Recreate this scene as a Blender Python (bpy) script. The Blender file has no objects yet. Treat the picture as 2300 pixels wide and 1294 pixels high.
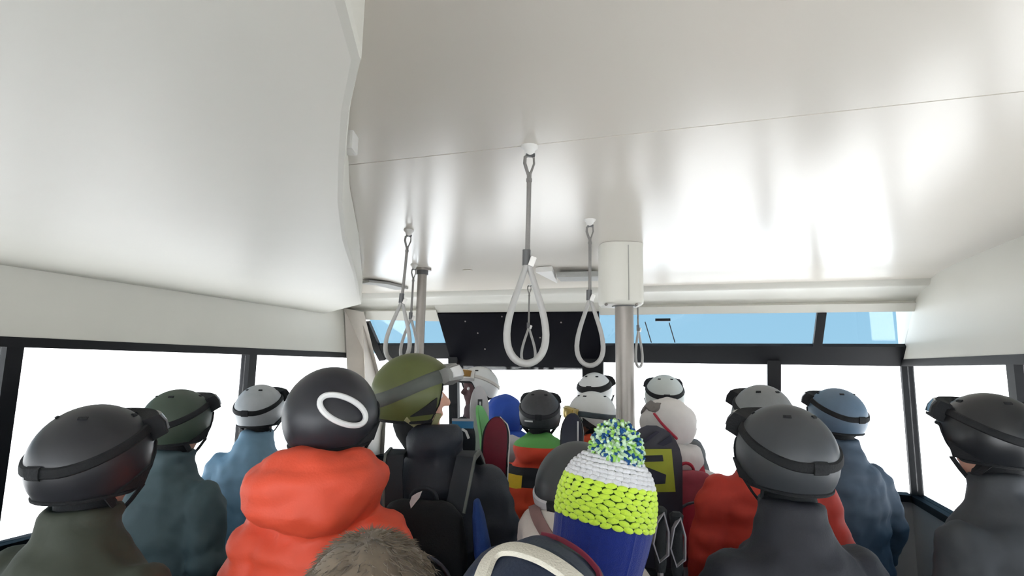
import bpy, bmesh, math, random
from mathutils import Vector, Matrix, noise as mnoise
from mathutils.bvhtree import BVHTree
TREES = {}

random.seed(7)
scene = bpy.context.scene
col = scene.collection
R = math.radians

# ------------------------------------------------------------------ camera
FPX, W, H = 1250.0, 2300.0, 1294.0
CAMZ = 1.78
HORIZON = 822.0
PITCH = math.atan((HORIZON - H / 2) / FPX)
ROLL = R(1.0)
CAM_ROT = Matrix.Rotation(R(90) + PITCH, 4, 'X') @ Matrix.Rotation(ROLL, 4, 'Z')
cam_data = bpy.data.cameras.new('camera')
cam_data.sensor_width = 36.0
cam_data.lens = 36.0 * FPX / W
cam_data.clip_start = 0.05
cam_data.clip_end = 5000
cam = bpy.data.objects.new('camera', cam_data)
cam.matrix_world = Matrix.Translation((0, 0, CAMZ)) @ CAM_ROT
col.objects.link(cam)
scene.camera = cam

# ------------------------------------------------------------------ sky, sun, exposure
world = bpy.data.worlds.new('sky')
scene.world = world
world.use_nodes = True
wn = world.node_tree
wn.nodes.clear()
w_out = wn.nodes.new('ShaderNodeOutputWorld')
w_bg = wn.nodes.new('ShaderNodeBackground')
w_tc = wn.nodes.new('ShaderNodeTexCoord')
w_sep = wn.nodes.new('ShaderNodeSeparateXYZ')
w_ramp = wn.nodes.new('ShaderNodeValToRGB')
w_ramp.color_ramp.elements[0].position = 0.0
w_ramp.color_ramp.elements[0].color = (0.245, 0.41, 0.51, 1)
w_ramp.color_ramp.elements[1].position = 0.9
w_ramp.color_ramp.elements[1].color = (0.115, 0.25, 0.46, 1)
wn.links.new(w_tc.outputs['Generated'], w_sep.inputs[0])
wn.links.new(w_sep.outputs['Z'], w_ramp.inputs[0])
wn.links.new(w_ramp.outputs[0], w_bg.inputs[0])
w_bg.inputs[1].default_value = 1.0
wn.links.new(w_bg.outputs[0], w_out.inputs[0])

sun_data = bpy.data.lights.new('sun', 'SUN')
sun_data.energy = 16.0
sun_data.angle = R(1.0)
sun_data.color = (1.0, 0.96, 0.9)
sun = bpy.data.objects.new('sun', sun_data)
sun.rotation_euler = (R(28), 0, R(-35))
sun.location = (0, 0, 30)
col.objects.link(sun)

vs = scene.view_settings
vs.view_transform = 'Standard'
vs.look = 'None'
vs.gamma = 1.0
vs.use_curve_mapping = False
vs.exposure = 0.85


# ------------------------------------------------------------------ helpers: pixels
def ray(px, py):
    v = Vector(((px - W / 2) / FPX, -(py - H / 2) / FPX, -1.0))
    return CAM_ROT.to_3x3() @ v


def P(px, py, d):
    """point on the pixel's ray at distance d ahead (world y = d)"""
    r = ray(px, py)
    return Vector((0, 0, CAMZ)) + r * (d / r.y)


def P_plane(px, py, p0, n):
    r = ray(px, py)
    o = Vector((0, 0, CAMZ))
    return o + r * ((p0 - o).dot(n) / r.dot(n))


YAW = R(18)
CS, SN = math.cos(YAW), math.sin(YAW)


def uv(u, v, z=0.0):
    """cabin coordinates: u to the right along the end wall, v towards it"""
    return Vector((u * CS + v * SN, -u * SN + v * CS, z))


# ------------------------------------------------------------------ helpers: materials
def lin(c):
    out = []
    for x in c:
        x = x / 255.0
        out.append(x / 12.92 if x <= 0.04045 else ((x + 0.055) / 1.055) ** 2.4)
    return tuple(out) + (1.0,)


MATS = {}


def mat(name, rgb, rough=0.7, metal=0.0, vary=0.12, scale=30.0, bump=0.0, bscale=200.0, spec=0.5, coat=0.0, sheen=0.0):
    if name in MATS:
        return MATS[name]
    m = bpy.data.materials.new(name)
    m.use_nodes = True
    nt = m.node_tree
    b = nt.nodes['Principled BSDF']
    base = lin(rgb)
    tc = nt.nodes.new('ShaderNodeTexCoord')
    nz = nt.nodes.new('ShaderNodeTexNoise')
    nz.inputs['Scale'].default_value = scale
    nz.inputs['Detail'].default_value = 3
    nt.links.new(tc.outputs['Object'], nz.inputs['Vector'])
    mx = nt.nodes.new('ShaderNodeMix')
    mx.data_type = 'RGBA'
    mx.inputs[6].default_value = tuple(c * (1 - vary) for c in base[:3]) + (1,)
    mx.inputs[7].default_value = tuple(min(1, c * (1 + vary)) for c in base[:3]) + (1,)
    nt.links.new(nz.outputs[0], mx.inputs[0])
    nt.links.new(mx.outputs[2], b.inputs['Base Color'])
    b.inputs['Roughness'].default_value = rough
    b.inputs['Metallic'].default_value = metal
    b.inputs['Specular IOR Level'].default_value = spec
    b.inputs['Coat Weight'].default_value = coat
    b.inputs['Sheen Weight'].default_value = sheen
    if bump:
        n2 = nt.nodes.new('ShaderNodeTexNoise')
        n2.inputs['Scale'].default_value = bscale
        nt.links.new(tc.outputs['Object'], n2.inputs['Vector'])
        bp = nt.nodes.new('ShaderNodeBump')
        bp.inputs['Strength'].default_value = bump
        bp.inputs['Distance'].default_value = 0.004
        nt.links.new(n2.outputs[0], bp.inputs['Height'])
        nt.links.new(bp.outputs[0], b.inputs['Normal'])
    MATS[name] = m
    return m


def mat_bands(name, bands, rough=0.75):
    """cloth sewn from bands of colour: [(height in metres where it starts, rgb), ...] from the hem up"""
    m = bpy.data.materials.new(name)
    m.use_nodes = True
    nt = m.node_tree
    b = nt.nodes['Principled BSDF']
    tc = nt.nodes.new('ShaderNodeTexCoord')
    sep = nt.nodes.new('ShaderNodeSeparateXYZ')
    nt.links.new(tc.outputs['Object'], sep.inputs[0])
    mul = nt.nodes.new('ShaderNodeMath')
    mul.operation = 'MULTIPLY'
    mul.inputs[1].default_value = 0.5
    nt.links.new(sep.outputs['Z'], mul.inputs[0])
    rp = nt.nodes.new('ShaderNodeValToRGB')
    rp.color_ramp.interpolation = 'CONSTANT'
    els = rp.color_ramp.elements
    els[0].position = 0
    els[0].color = lin(bands[0][1])
    els[1].position = bands[1][0] * 0.5
    els[1].color = lin(bands[1][1])
    for z, c in bands[2:]:
        e = els.new(z * 0.5)
        e.color = lin(c)
    nt.links.new(mul.outputs[0], rp.inputs[0])
    nt.links.new(rp.outputs[0], b.inputs['Base Color'])
    b.inputs['Roughness'].default_value = rough
    return m


def mat_glass(name, tint=(1, 1, 1), gloss=0.05):
    m = bpy.data.materials.new(name)
    m.use_nodes = True
    nt = m.node_tree
    nt.nodes.clear()
    o = nt.nodes.new('ShaderNodeOutputMaterial')
    mix = nt.nodes.new('ShaderNodeMixShader')
    t = nt.nodes.new('ShaderNodeBsdfTransparent')
    t.inputs[0].default_value = tint + (1,)
    g = nt.nodes.new('ShaderNodeBsdfGlossy')
    g.inputs['Roughness'].default_value = 0.03
    mix.inputs[0].default_value = gloss
    nt.links.new(t.outputs[0], mix.inputs[1])
    nt.links.new(g.outputs[0], mix.inputs[2])
    nt.links.new(mix.outputs[0], o.inputs[0])
    return m


M_CEIL = mat('glossy_ceiling_laminate', (208, 202, 192), rough=0.24, vary=0.02, scale=2, spec=0.36)
M_CREAM = mat('cream_plastic', (196, 194, 185), rough=0.45, vary=0.03, scale=4)
M_GREYPANEL = mat('grey_wall_panel', (150, 151, 152), rough=0.5, vary=0.05, scale=6)
M_BLACKFRAME = mat('black_window_frame', (10, 11, 15), rough=0.55, vary=0.2, scale=10, spec=0.25)
M_HEADER = mat('dark_header_panel', (12, 12, 18), rough=0.55, vary=0.3, scale=8, spec=0.06)
M_FLOOR = mat('rubber_floor', (62, 63, 66), rough=0.85, vary=0.2, scale=60, bump=0.3)
M_STEEL = mat('brushed_steel', (140, 134, 129), rough=0.42, metal=0.7, vary=0.06, scale=40)
M_ROPE = mat('grey_strap_rope', (118, 115, 112), rough=0.55, vary=0.1, scale=200, bump=0.4, bscale=500)
M_LOOP = mat('grey_strap_grip', (150, 148, 145), rough=0.45, vary=0.06, scale=80)
M_FERRULE = mat('dark_ferrule', (84, 84, 85), rough=0.4, metal=0.4)
M_WHITEP = mat('white_plastic', (205, 203, 199), rough=0.4, vary=0.03)
M_SNOW = mat('sunlit_snow', (244, 246, 250), rough=0.9, vary=0.03, scale=0.05)
M_PANE = mat_glass('clear_window_glass', (0.97, 0.98, 0.98), 0.04)
M_PANET = mat_glass('tinted_window_glass', (0.80, 0.81, 0.81), 0.04)
M_PANEB = mat_glass('upper_window_glass', (0.93, 0.97, 1.0), 0.05)
M_SKIN = mat('skin', (216, 168, 146), rough=0.55, vary=0.06, scale=40, bump=0.1)
M_EYE = mat('eye', (235, 232, 228), rough=0.2, vary=0.02)
M_IRIS = mat('iris', (60, 45, 35), rough=0.2, vary=0.02)
M_BLACK = mat('black_cloth', (22, 23, 26), rough=0.85, vary=0.25, bump=0.3)
M_NAVY = mat('navy_black_cloth', (30, 34, 44), rough=0.75, vary=0.2, bump=0.3)
M_BOOT = mat('boot_shell', (40, 41, 45), rough=0.4, vary=0.1)
M_GLOVE = mat('black_glove', (26, 26, 29), rough=0.7, vary=0.2, bump=0.4)
M_TROUSER = mat('dark_ski_trousers', (36, 38, 44), rough=0.8, vary=0.2, bump=0.3)
M_DARKPAD = mat('dark_padding', (28, 29, 32), rough=0.9, vary=0.2, bump=0.4)
M_WHITEMARK = mat('white_print', (225, 225, 225), rough=0.6, vary=0.02)


# ------------------------------------------------------------------ helpers: objects
def tag(o, label=None, cat=None, group=None, kind=None):
    if label:
        o['label'] = label
    if cat:
        o['category'] = cat
    if group:
        o['group'] = group
    if kind:
        o['kind'] = kind
    return o


def link(name, me, parent=None, material=None, smooth=False):
    if material is not None and not me.materials:
        me.materials.append(material)
    o = bpy.data.objects.new(name, me)
    col.objects.link(o)
    if parent is not None:
        o.parent = parent
    if smooth:
        me.polygons.foreach_set('use_smooth', [True] * len(me.polygons))
    return o


def empty(name, loc=(0, 0, 0), rz=0.0):
    o = bpy.data.objects.new(name, None)
    o.empty_display_size = 0.1
    o.location = loc
    o.rotation_euler = (0, 0, rz)
    col.objects.link(o)
    return o


class MB:
    """collects shapes, then becomes one mesh"""
    def __init__(self):
        self.v, self.f = [], []

    def add(self, vs, fs):
        n = len(self.v)
        self.v += [Vector(p) for p in vs]
        self.f += [[i + n for i in q] for q in fs]
        return self

    def box(self, c, s, rot=None):
        c, s = Vector(c), Vector(s) / 2
        vs = []
        for x in (-1, 1):
            for y in (-1, 1):
                for z in (-1, 1):
                    p = Vector((x * s.x, y * s.y, z * s.z))
                    if rot is not None:
                        p = rot @ p
                    vs.append(c + p)
        return self.add(vs, [(0, 1, 3, 2), (4, 6, 7, 5), (0, 4, 5, 1), (2, 3, 7, 6), (0, 2, 6, 4), (1, 5, 7, 3)])

    def rings(self, rings, closed=True, cap=True):
        """loft between rings of equal point count"""
        n = len(rings[0])
        vs = [p for r in rings for p in r]
        fs = []
        m = n if closed else n - 1
        for i in range(len(rings) - 1):
            for j in range(m):
                a, b = i * n + j, i * n + (j + 1) % n
                fs.append((a, b, b + n, a + n))
        if cap and closed:
            fs.append(tuple(range(n))[::-1])
            k = (len(rings) - 1) * n
            fs.append(tuple(range(k, k + n)))
        return self.add(vs, fs)

    def tube(self, pts, r, n=8, cyclic=False, cap=True):
        pts = [Vector(p) for p in pts]
        k = len(pts)
        rs = r if isinstance(r, (list, tuple)) else [r] * k
        tg = []
        for i in range(k):
            a = pts[(i - 1) % k] if (cyclic or i > 0) else pts[i]
            b = pts[(i + 1) % k] if (cyclic or i < k - 1) else pts[i]
            tg.append((b - a).normalized())
        up = Vector((0, 0, 1)) if abs(tg[0].z) < 0.9 else Vector((0, 1, 0))
        nrm = (up - tg[0] * up.dot(tg[0])).normalized()
        rings = []
        for i in range(k):
            nrm = (nrm - tg[i] * nrm.dot(tg[i])).normalized()
            bi = tg[i].cross(nrm)
            rings.append([pts[i] + (nrm * math.cos(2 * math.pi * j / n) + bi * math.sin(2 * math.pi * j / n)) * rs[i] for j in range(n)])
        if cyclic:
            rings.append(rings[0])
            return self.rings(rings, cap=False)
        return self.rings(rings, cap=cap)

    def ribbon(self, pts, width, thick, side):
        """flat band along pts; side = direction(s) of its width"""
        pts = [Vector(p) for p in pts]
        k = len(pts)
        rings = []
        for i in range(k):
            t = (pts[min(i + 1, k - 1)] - pts[max(i - 1, 0)]).normalized()
            s = Vector(side[i] if isinstance(side, list) else side)
            s = (s - t * s.dot(t)).normalized()
            nn = t.cross(s)
            w = (width[i] if isinstance(width, list) else width) / 2
            h = thick / 2
            rings.append([pts[i] + s * w + nn * h, pts[i] - s * w + nn * h, pts[i] - s * w - nn * h, pts[i] + s * w - nn * h])
        return self.rings(rings)

    def ell(self, c, r, rot=None, nu=16, nv=10):
        c = Vector(c)
        vs = [Vector((0, 0, r[2]))]
        for i in range(1, nv):
            t = math.pi * i / nv
            for j in range(nu):
                a = 2 * math.pi * j / nu
                vs.append(Vector((r[0] * math.sin(t) * math.cos(a), r[1] * math.sin(t) * math.sin(a), r[2] * math.cos(t))))
        vs.append(Vector((0, 0, -r[2])))
        if rot is not None:
            vs = [rot @ p for p in vs]
        fs = [(0, 1 + j, 1 + (j + 1) % nu) for j in range(nu)]
        for i in range(nv - 2):
            for j in range(nu):
                a, b = 1 + i * nu + j, 1 + i * nu + (j + 1) % nu
                fs.append((a, a + nu, b + nu, b))
        e = len(vs) - 1
        k = 1 + (nv - 2) * nu
        fs += [(e, k + (j + 1) % nu, k + j) for j in range(nu)]
        return self.add([c + p for p in vs], fs)

    def cap(self, a, b, ra, rb, n=14):
        """tapered limb with round ends"""
        a, b = Vector(a), Vector(b)
        ax = (b - a).normalized()
        pts, rs = [], []
        for t in (0.02, 0.3, 0.6, 0.85):
            pts.append(a - ax * ra * math.sqrt(max(0, 1 - t * t)))
            rs.append(ra * t)
        pts.append(a); rs.append(ra)
        pts.append(b); rs.append(rb)
        for t in (0.85, 0.6, 0.3, 0.02):
            pts.append(b + ax * rb * math.sqrt(max(0, 1 - t * t)))
            rs.append(rb * t)
        return self.tube(pts, rs, n=n)

    def super(self, rows, n=24, e=2.4):
        """closed loft of rounded cross-sections: rows of (z, half width, half depth, y offset)"""
        rings = []
        for z, a, b, yo in rows:
            rg = []
            for j in range(n):
                t = 2 * math.pi * j / n
                c, s = math.cos(t), math.sin(t)
                rg.append((a * math.copysign(abs(c) ** (2 / e), c), yo + b * math.copysign(abs(s) ** (2 / e), s), z))
            rings.append(rg)
        return self.rings(rings)

    def xf(self, m):
        self.v = [m @ p for p in self.v]
        return self

    def mesh(self, name='mesh'):
        me = bpy.data.meshes.new(name)
        me.from_pydata([tuple(p) for p in self.v], [], self.f)
        me.update()
        bm = bmesh.new()
        bm.from_mesh(me)
        bmesh.ops.recalc_face_normals(bm, faces=bm.faces)
        bm.to_mesh(me)
        bm.free()
        return me

    def build(self, name, material, parent=None, smooth=True, bevel=0.0):
        me = self.mesh(name)
        if bevel:
            bm = bmesh.new()
            bm.from_mesh(me)
            bmesh.ops.bevel(bm, geom=bm.edges[:], offset=bevel, segments=2, affect='EDGES', profile=0.7)
            bm.to_mesh(me)
            bm.free()
        o = link(name, me, parent, material)
        if smooth:
            shade_auto(me, 40)
        return o


def shade_auto(me, deg):
    me.polygons.foreach_set('use_smooth', [True] * len(me.polygons))
    bm = bmesh.new()
    bm.from_mesh(me)
    lim = R(deg)
    for e in bm.edges:
        if len(e.link_faces) == 2 and e.calc_face_angle(0) > lim:
            e.smooth = False
    bm.to_mesh(me)
    bm.free()


def remesh(mb, voxel, smooth=3, fac=0.5):
    """one continuous skin around all shapes of mb"""
    me = mb.mesh()
    o = bpy.data.objects.new('tmp', me)
    col.objects.link(o)
    md = o.modifiers.new('r', 'REMESH')
    md.mode = 'VOXEL'
    md.voxel_size = voxel
    if smooth:
        sm = o.modifiers.new('s', 'SMOOTH')
        sm.factor = fac
        sm.iterations = smooth
    dg = bpy.context.evaluated_depsgraph_get()
    out = bpy.data.meshes.new_from_object(o.evaluated_get(dg))
    bpy.data.objects.remove(o)
    bpy.data.meshes.remove(me)
    return out


def rumple(me, amp, freq, quilt=0.0, pitch=0.09, seed=0.0, zmax=9):
    """fold or quilt the cloth"""
    off = Vector((seed, seed * 1.7, -seed))
    nr = [v.normal.copy() for v in me.vertices]
    for v, n in zip(me.vertices, nr):
        p = v.co
        d = amp * (mnoise.noise(Vector((p.x * freq, p.y * freq, p.z * freq * 2.2)) + off) + 0.5 * mnoise.noise(p * freq * 2.7 + off))
        if quilt:
            d += quilt * (abs(math.sin(math.pi * p.z / pitch)) ** 0.6 - 0.6)
        v.co = p + n * d
    me.update()


def prism(poly, depth_vec):
    """solid slab: polygon of points, pushed along depth_vec"""
    n = len(poly)
    vs = [Vector(p) for p in poly] + [Vector(p) + Vector(depth_vec) for p in poly]
    fs = [tuple(range(n))[::-1], tuple(range(n, 2 * n))]
    for i in range(n):
        j = (i + 1) % n
        fs.append((i, j, j + n, i + n))
    return MB().add(vs, fs)


# ================================================================== THE CABIN
CZ = 2.31                      # ceiling height
UL, UR, VB, VE = -2.56, 1.22, -2.3, 4.05   # side walls, back wall, end wall in cabin coordinates
Z_BAR, V_TOP, Z_TOP = 1.83, 3.72, 2.19     # leaning upper band of the end wall
RZ = -YAW                      # cabin turn about z


def cab_box(name, u0, u1, v0, v1, z0, z1, material, parent=None, bevel=0.0, kind=None, label=None):
    mb = MB()
    mb.add([uv(u, v, z) for u in (u0, u1) for v in (v0, v1) for z in (z0, z1)],
           [(0, 1, 3, 2), (4, 6, 7, 5), (0, 4, 5, 1), (2, 3, 7, 6), (0, 2, 6, 4), (1, 5, 7, 3)])
    o = mb.build(name, material, parent, smooth=bool(bevel), bevel=bevel)
    if kind:
        tag(o, label, kind=kind)
    return o


# floor
cab_box('floor', UL - .1, UR + .1, VB - .1, VE + .1, -0.08, 0.0, M_FLOOR, kind='structure', label='dark grey rubber floor of the cable car cabin')

# ceiling: root with two glossy panels and the joint between them
ceil = empty('ceiling')
tag(ceil, 'glossy pale grey ceiling of the cabin with one fine panel joint', kind='structure')
SEAM = 1.235
cab_box('ceiling_backing', UL - .1, UR + .1, VB - .1, VE + .1, CZ + .012, CZ + .08, M_GREYPANEL, ceil)


def ceil_panel(v0, v1, curve):
    prof = [(v0, CZ)]
    if curve:
        prof += [(2.9, CZ), (3.2, CZ - .004), (3.4, CZ - .016), (3.5, CZ - .034)]
    else:
        prof += [(v1, CZ)]
    prof = prof + [(v, CZ + .012) for v, z in prof[::-1]]
    a = [uv(UL, v, z) for v, z in prof]
    mb = prism(a, uv(UR, 0) - uv(UL, 0))
    return mb.build('ceiling_panel', M_CEIL, ceil, smooth=True)


ceil_panel(VB, SEAM - .002, False)
ceil_panel(SEAM + .002, 3.5, True)

# cream fascia that closes the ceiling towards the end wall
fprof = [(3.47, CZ - .028), (3.50, CZ - .060), (3.53, CZ - .064), (3.60, CZ - .075), (3.68, CZ - .098), (V_TOP, Z_TOP), (V_TOP + .06, Z_TOP), (V_TOP + .06, CZ + .02), (3.47, CZ + .02)]
o = prism([uv(UL, v, z) for v, z in fprof], uv(UR, 0) - uv(UL, 0)).build('trim_1', M_CREAM, smooth=True)
tag(o, 'cream moulded fascia between ceiling and end windows', kind='structure')

# leaning plane of the upper end wall
pl0 = uv(0, V_TOP, Z_TOP)
pldir = (uv(0, VE, Z_BAR) - pl0).normalized()
plu = uv(1, 0)
pln = plu.cross(pldir).normalized()
if pln.y > 0:
    pln = -pln                                   # towards the camera


def on_lean(px, py):
    return P_plane(px, py, pl0, pln)


def on_end(px, py, dv=0.0):
    return P_plane(px, py, uv(0, VE + dv), uv(0, -1))


def slab(name, pts, thick, out, material, parent, bevel=0.0):
    """pts on the plane; out = direction of thickness"""
    return prism(pts, out * thick).build(name, material, parent, smooth=False, bevel=bevel)


def lean_u(u, z):
    t = (z - Z_TOP) / (Z_BAR - Z_TOP)
    return uv(u, V_TOP + (VE - V_TOP) * t, z)


wall_end = empty('wall_end')
tag(wall_end, 'end wall of the cabin with dark header and two rows of windows', kind='structure')
OUT = -pln
ZPT, ZPB = 2.135, 1.953                      # upper panes: top, bottom
# upper frame rail under the fascia (cream) and dark rail under the upper panes, each side of the header
u_of_ = lambda p: p.x * CS - p.y * SN
hl_top, hr_top = on_lean(985, 700), on_lean(1346, 697)
hl_bot, hr_bot = on_lean(1021, 826), on_lean(1352, 824)
slab('header_panel', [hl_top, hr_top, hr_bot, hl_bot], .03, pln, M_HEADER, wall_end, bevel=.003)
slab('upper_rail', [lean_u(u_of_(hl_top) - .01, Z_TOP + .03), lean_u(u_of_(hr_top) + .01, Z_TOP + .03), hr_top + plu * .01 + pldir * .01, hl_top - plu * .01 + pldir * .01], .012, pln, M_CREAM, wall_end)
for px, py in ((1076, 742), (1092, 778), (1262, 700 + 18), (1130, 705), (1215, 752), (1048, 716)):
    c = on_lean(px, py) + pln * .032
    MB().ell(c, (.006, .006, .006), nu=8, nv=6).build('header_screw', M_STEEL, wall_end)


def u_of(p):
    return p.x * CS - p.y * SN


u_pil = u_of(on_lean(832, 724))
u_hl, u_hr = u_of(hl_top), u_of(hr_top)
slab('upper_rail', [lean_u(UL, Z_TOP), lean_u(u_hl - .005, Z_TOP), on_lean(991, 718), lean_u(UL, ZPT)], .022, pln, M_CREAM, wall_end)
slab('upper_rail', [lean_u(u_hr + .005, Z_TOP), lean_u(UR, Z_TOP), lean_u(UR, ZPT + .01), lean_u(u_hr + .005, ZPT + .01)], .022, pln, M_CREAM, wall_end)
slab('window_rail', [on_lean(853, 771), on_lean(1014, 770), on_lean(1020, 800), on_lean(862, 803)], .028, pln, M_BLACKFRAME, wall_end)
slab('window_rail', [on_lean(1349, 771), lean_u(UR, ZPB), lean_u(UR, ZPB - .115), on_lean(1350, 808)], .028, pln, M_BLACKFRAME, wall_end)
slab('slanted_frame', [on_lean(813, 723), on_lean(832, 721), on_lean(868, 804), on_lean(855, 806)], .03, pln, M_BLACKFRAME, wall_end)
# mullions of the lower row
slab('mullion', [on_end(1310, 800), on_end(1357, 800), on_end(1352, 1120), on_end(1316, 1120)], .05, uv(0, -1), M_BLACKFRAME, wall_end)
slab('mullion', [on_end(1012, 795), on_end(1032, 795), on_end(1036, 1150), on_end(1018, 1150)], .05, uv(0, -1), M_BLACKFRAME, wall_end)
slab('mullion', [on_end(1722, 795), on_end(1752, 795), on_end(1752, 1120), on_end(1724, 1120)], .05, uv(0, -1), M_BLACKFRAME, wall_end)
slab('upper_mullion', [lean_u(.72, ZPT + .01), lean_u(.77, ZPT + .01), lean_u(.77, ZPB), lean_u(.72, ZPB)], .03, pln, M_BLACKFRAME, wall_end)
cab_box('sill_panel', UL, UR, VE - .02, VE + .05, 0.0, 1.02, M_GREYPANEL, wall_end)
cab_box('sill_rail', UL, UR, VE - .05, VE + .05, 1.02, 1.06, M_BLACKFRAME, wall_end)

win = empty('window_1')
tag(win, 'upper slanted windows of the end wall showing blue sky', kind='structure')
slab('pane', [on_lean(832, 720), on_lean(991, 716), on_lean(1014, 772), on_lean(856, 774)], .006, OUT, M_PANEB, win)
slab('pane', [lean_u(u_hr, ZPT + .012), lean_u(.73, ZPT + .012), lean_u(.73, ZPB - .005), lean_u(u_hr, ZPB - .005)], .006, OUT, M_PANEB, win)
slab('pane', [lean_u(.76, ZPT + .012), lean_u(UR, ZPT + .012), lean_u(UR, ZPB - .005), lean_u(.76, ZPB - .005)], .006, OUT, M_PANEB, win)
c0, c1 = on_lean(1472, 716) + pln * .012, on_lean(1506, 716) + pln * .012
MB().box((c0 + c1) / 2, ((c1 - c0).length, .02, .018), Matrix.Rotation(RZ, 3, 'Z')).build('window_latch', M_BLACKFRAME, win, smooth=False)
for a, b in (((1449, 722), (1463, 768)), ((1503, 724), (1516, 768))):
    MB().tube([on_lean(*a) + pln * .006, on_lean(*b) + pln * .006], .0035, n=6).build('wire', M_BLACKFRAME, win)

win = empty('window_2')
tag(win, 'lower windows of the end wall bright with snow outside', kind='structure')
ul0, um1, um2, um3 = UL, u_of(on_end(1022, 900)), u_of(on_end(1335, 900)), u_of(on_end(1737, 900))
for a, b in ((ul0, um1), (um1, um2), (um2, um3), (um3, UR)):
    cab_box('pane', a + .005, b - .005, VE + .01, VE + .016, 1.05, Z_BAR + .03, M_PANET, win)

# side walls and the wall behind the camera: sill panel, window band, upper panel
ZW0, ZW1 = 1.02, 1.86


def side_wall(name, wname, label, wlabel, along, fixed, a0, a1, n, ZW0=ZW0, ZW1=ZW1, glass=M_PANE):
    w = empty(name)
    tag(w, label, kind='structure')
    wi = empty(wname)
    tag(wi, wlabel, kind='structure')

    def bx(nm, s0, s1, z0, z1, m, p, t0, t1):
        if along == 'v':
            cab_box(nm, fixed + t0, fixed + t1, s0, s1, z0, z1, m, p)
        else:
            cab_box(nm, s0, s1, fixed + t0, fixed + t1, z0, z1, m, p)
    bx('sill_panel', a0, a1, 0, ZW0, M_GREYPANEL, w, -.03, .03)
    bx('upper_panel', a0, a1, ZW1, CZ + .05, M_CREAM, w, -.03, .03)
    bx('sill_rail', a0, a1, ZW0, ZW0 + .04, M_BLACKFRAME, w, -.04, .04)
    bx('top_rail', a0, a1, ZW1 - .04, ZW1, M_BLACKFRAME, w, -.035, .035)
    st = (a1 - a0) / n
    for i in range(n + 1):
        s = a0 + i * st
        bx('mullion', max(a0, s - .03), min(a1, s + .03), ZW0 + .04, ZW1 - .04, M_BLACKFRAME, w, -.032, .032)
    for i in range(n):
        bx('pane', a0 + i * st + .032, a0 + (i + 1) * st - .032, ZW0 + .04, ZW1 - .04, glass, wi, -.003, .003)


side_wall('wall_left', 'window_3', 'left side wall of the cabin with a window band', 'row of side windows in the left cabin wall', 'v', UL - .03, VB, VE, 5, glass=M_PANET)
side_wall('wall_right', 'window_4', 'right side wall of the cabin with a window band', 'row of side windows in the right cabin wall', 'v', UR + .03, VB, VE, 5, glass=M_PANET)
side_wall('wall_back', 'window_5', 'rear wall of the cabin behind the viewer', 'unseen rear cabin windows, enlarged to brighten the near ceiling', 'u', VB - .03, UL, UR, 3, .35, 2.2)  # rear panes out of view, made taller to add daylight on the near ceiling

# corner pillar, leaning with the upper band
pt, pb = P(800, 690, 4.25), P(848, 900, 4.62)
pil = []
for (a, b) in (((770, 690), (818, 700)), ((822, 880), (864, 880))):
    pil.append((a, b))
q = [P(772, 692, 4.28), P(817, 700, 4.22), P(868, 905, 4.60), P(820, 905, 4.66)]
foot = [Vector((q[2].x, q[2].y, 0)), Vector((q[3].x, q[3].y, 0))]
o = prism([q[0], q[1], q[2], foot[0], foot[1], q[3]], Vector((-.02, .05, 0))).build('trim_2', mat('beige_pillar', (190, 183, 174), rough=.5, vary=.04), smooth=False, bevel=.006)
tag(o, 'beige slanted corner pillar beside the end windows', kind='structure')

# bulkhead along the left of the ceiling
edge = [Vector((-.06, -1.6, CZ)), Vector((-.13, .2, CZ))]
for px, py in ((830, -160), (801, 0), (788, 160), (781, 290), (786, 410), (806, 520), (815, 620)):
    p = P_plane(px, py, Vector((0, 0, CZ)), Vector((0, 0, 1)))
    edge.append(p)
zb = CZ - .175
far_u = UL
poly = [Vector((p.x, p.y, 0)) for p in edge] + [uv(UL, 3.45), uv(UL, -1.6)]
mbk = prism([Vector((p.x, p.y, zb)) for p in poly], Vector((0, 0, .172)))
o = mbk.build('trim_3', M_CREAM, smooth=False, bevel=.012)
tag(o, 'pale bulkhead box running along the left of the ceiling', kind='structure')

# ceiling details near the fascia
def ceil_pt(px, py, dz=0.0):
    return P_plane(px, py, Vector((0, 0, CZ + dz)), Vector((0, 0, 1)))


a, b = ceil_pt(818, 633, -.02), ceil_pt(902, 648, -.02)
o = MB().ribbon([a, (a + b) / 2 + Vector((0, -.05, .004)), b], .11, .016, (b - a).cross(Vector((0, 0, 1)))).build('ceiling_vent', mat('grey_vent', (150, 150, 146), rough=.6))
tag(o, 'curved grey vent strip in the ceiling behind the left straps', 'vent')
a, b = ceil_pt(1255, 622, -.03), ceil_pt(1352, 620, -.03)
o = MB().ribbon([a, b], .16, .03, uv(0, 1)).build('ceiling_vent', mat('grey_vent', (150, 150, 146)), bevel=.004)
tag(o, 'flat grey vent panel in the ceiling beside the right pole cover', 'vent')
a = [ceil_pt(1203, 612, -.03), ceil_pt(1240, 609, -.03), ceil_pt(1252, 637, -.05)]
o = prism(a, Vector((0, 0, .028))).build('ceiling_bracket', M_WHITEP, smooth=False, bevel=.002)
tag(o, 'small white wedge bracket under the ceiling near the front strap', 'bracket')
o = MB().box(P(786, 307, 1.24), (.028, .05, .075)).build('ceiling_fitting', M_WHITEP, smooth=False, bevel=.006)
tag(o, 'white plastic fitting on the edge of the left ceiling bulkhead', 'fitting')
p = ceil_pt(1050, 607, -.003)
o = MB().ell(p, (.03, .012, .004)).build('ceiling_fitting', M_CEIL)
tag(o, 'tiny pale oval cap on the glossy ceiling above the header', 'fitting')

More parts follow.
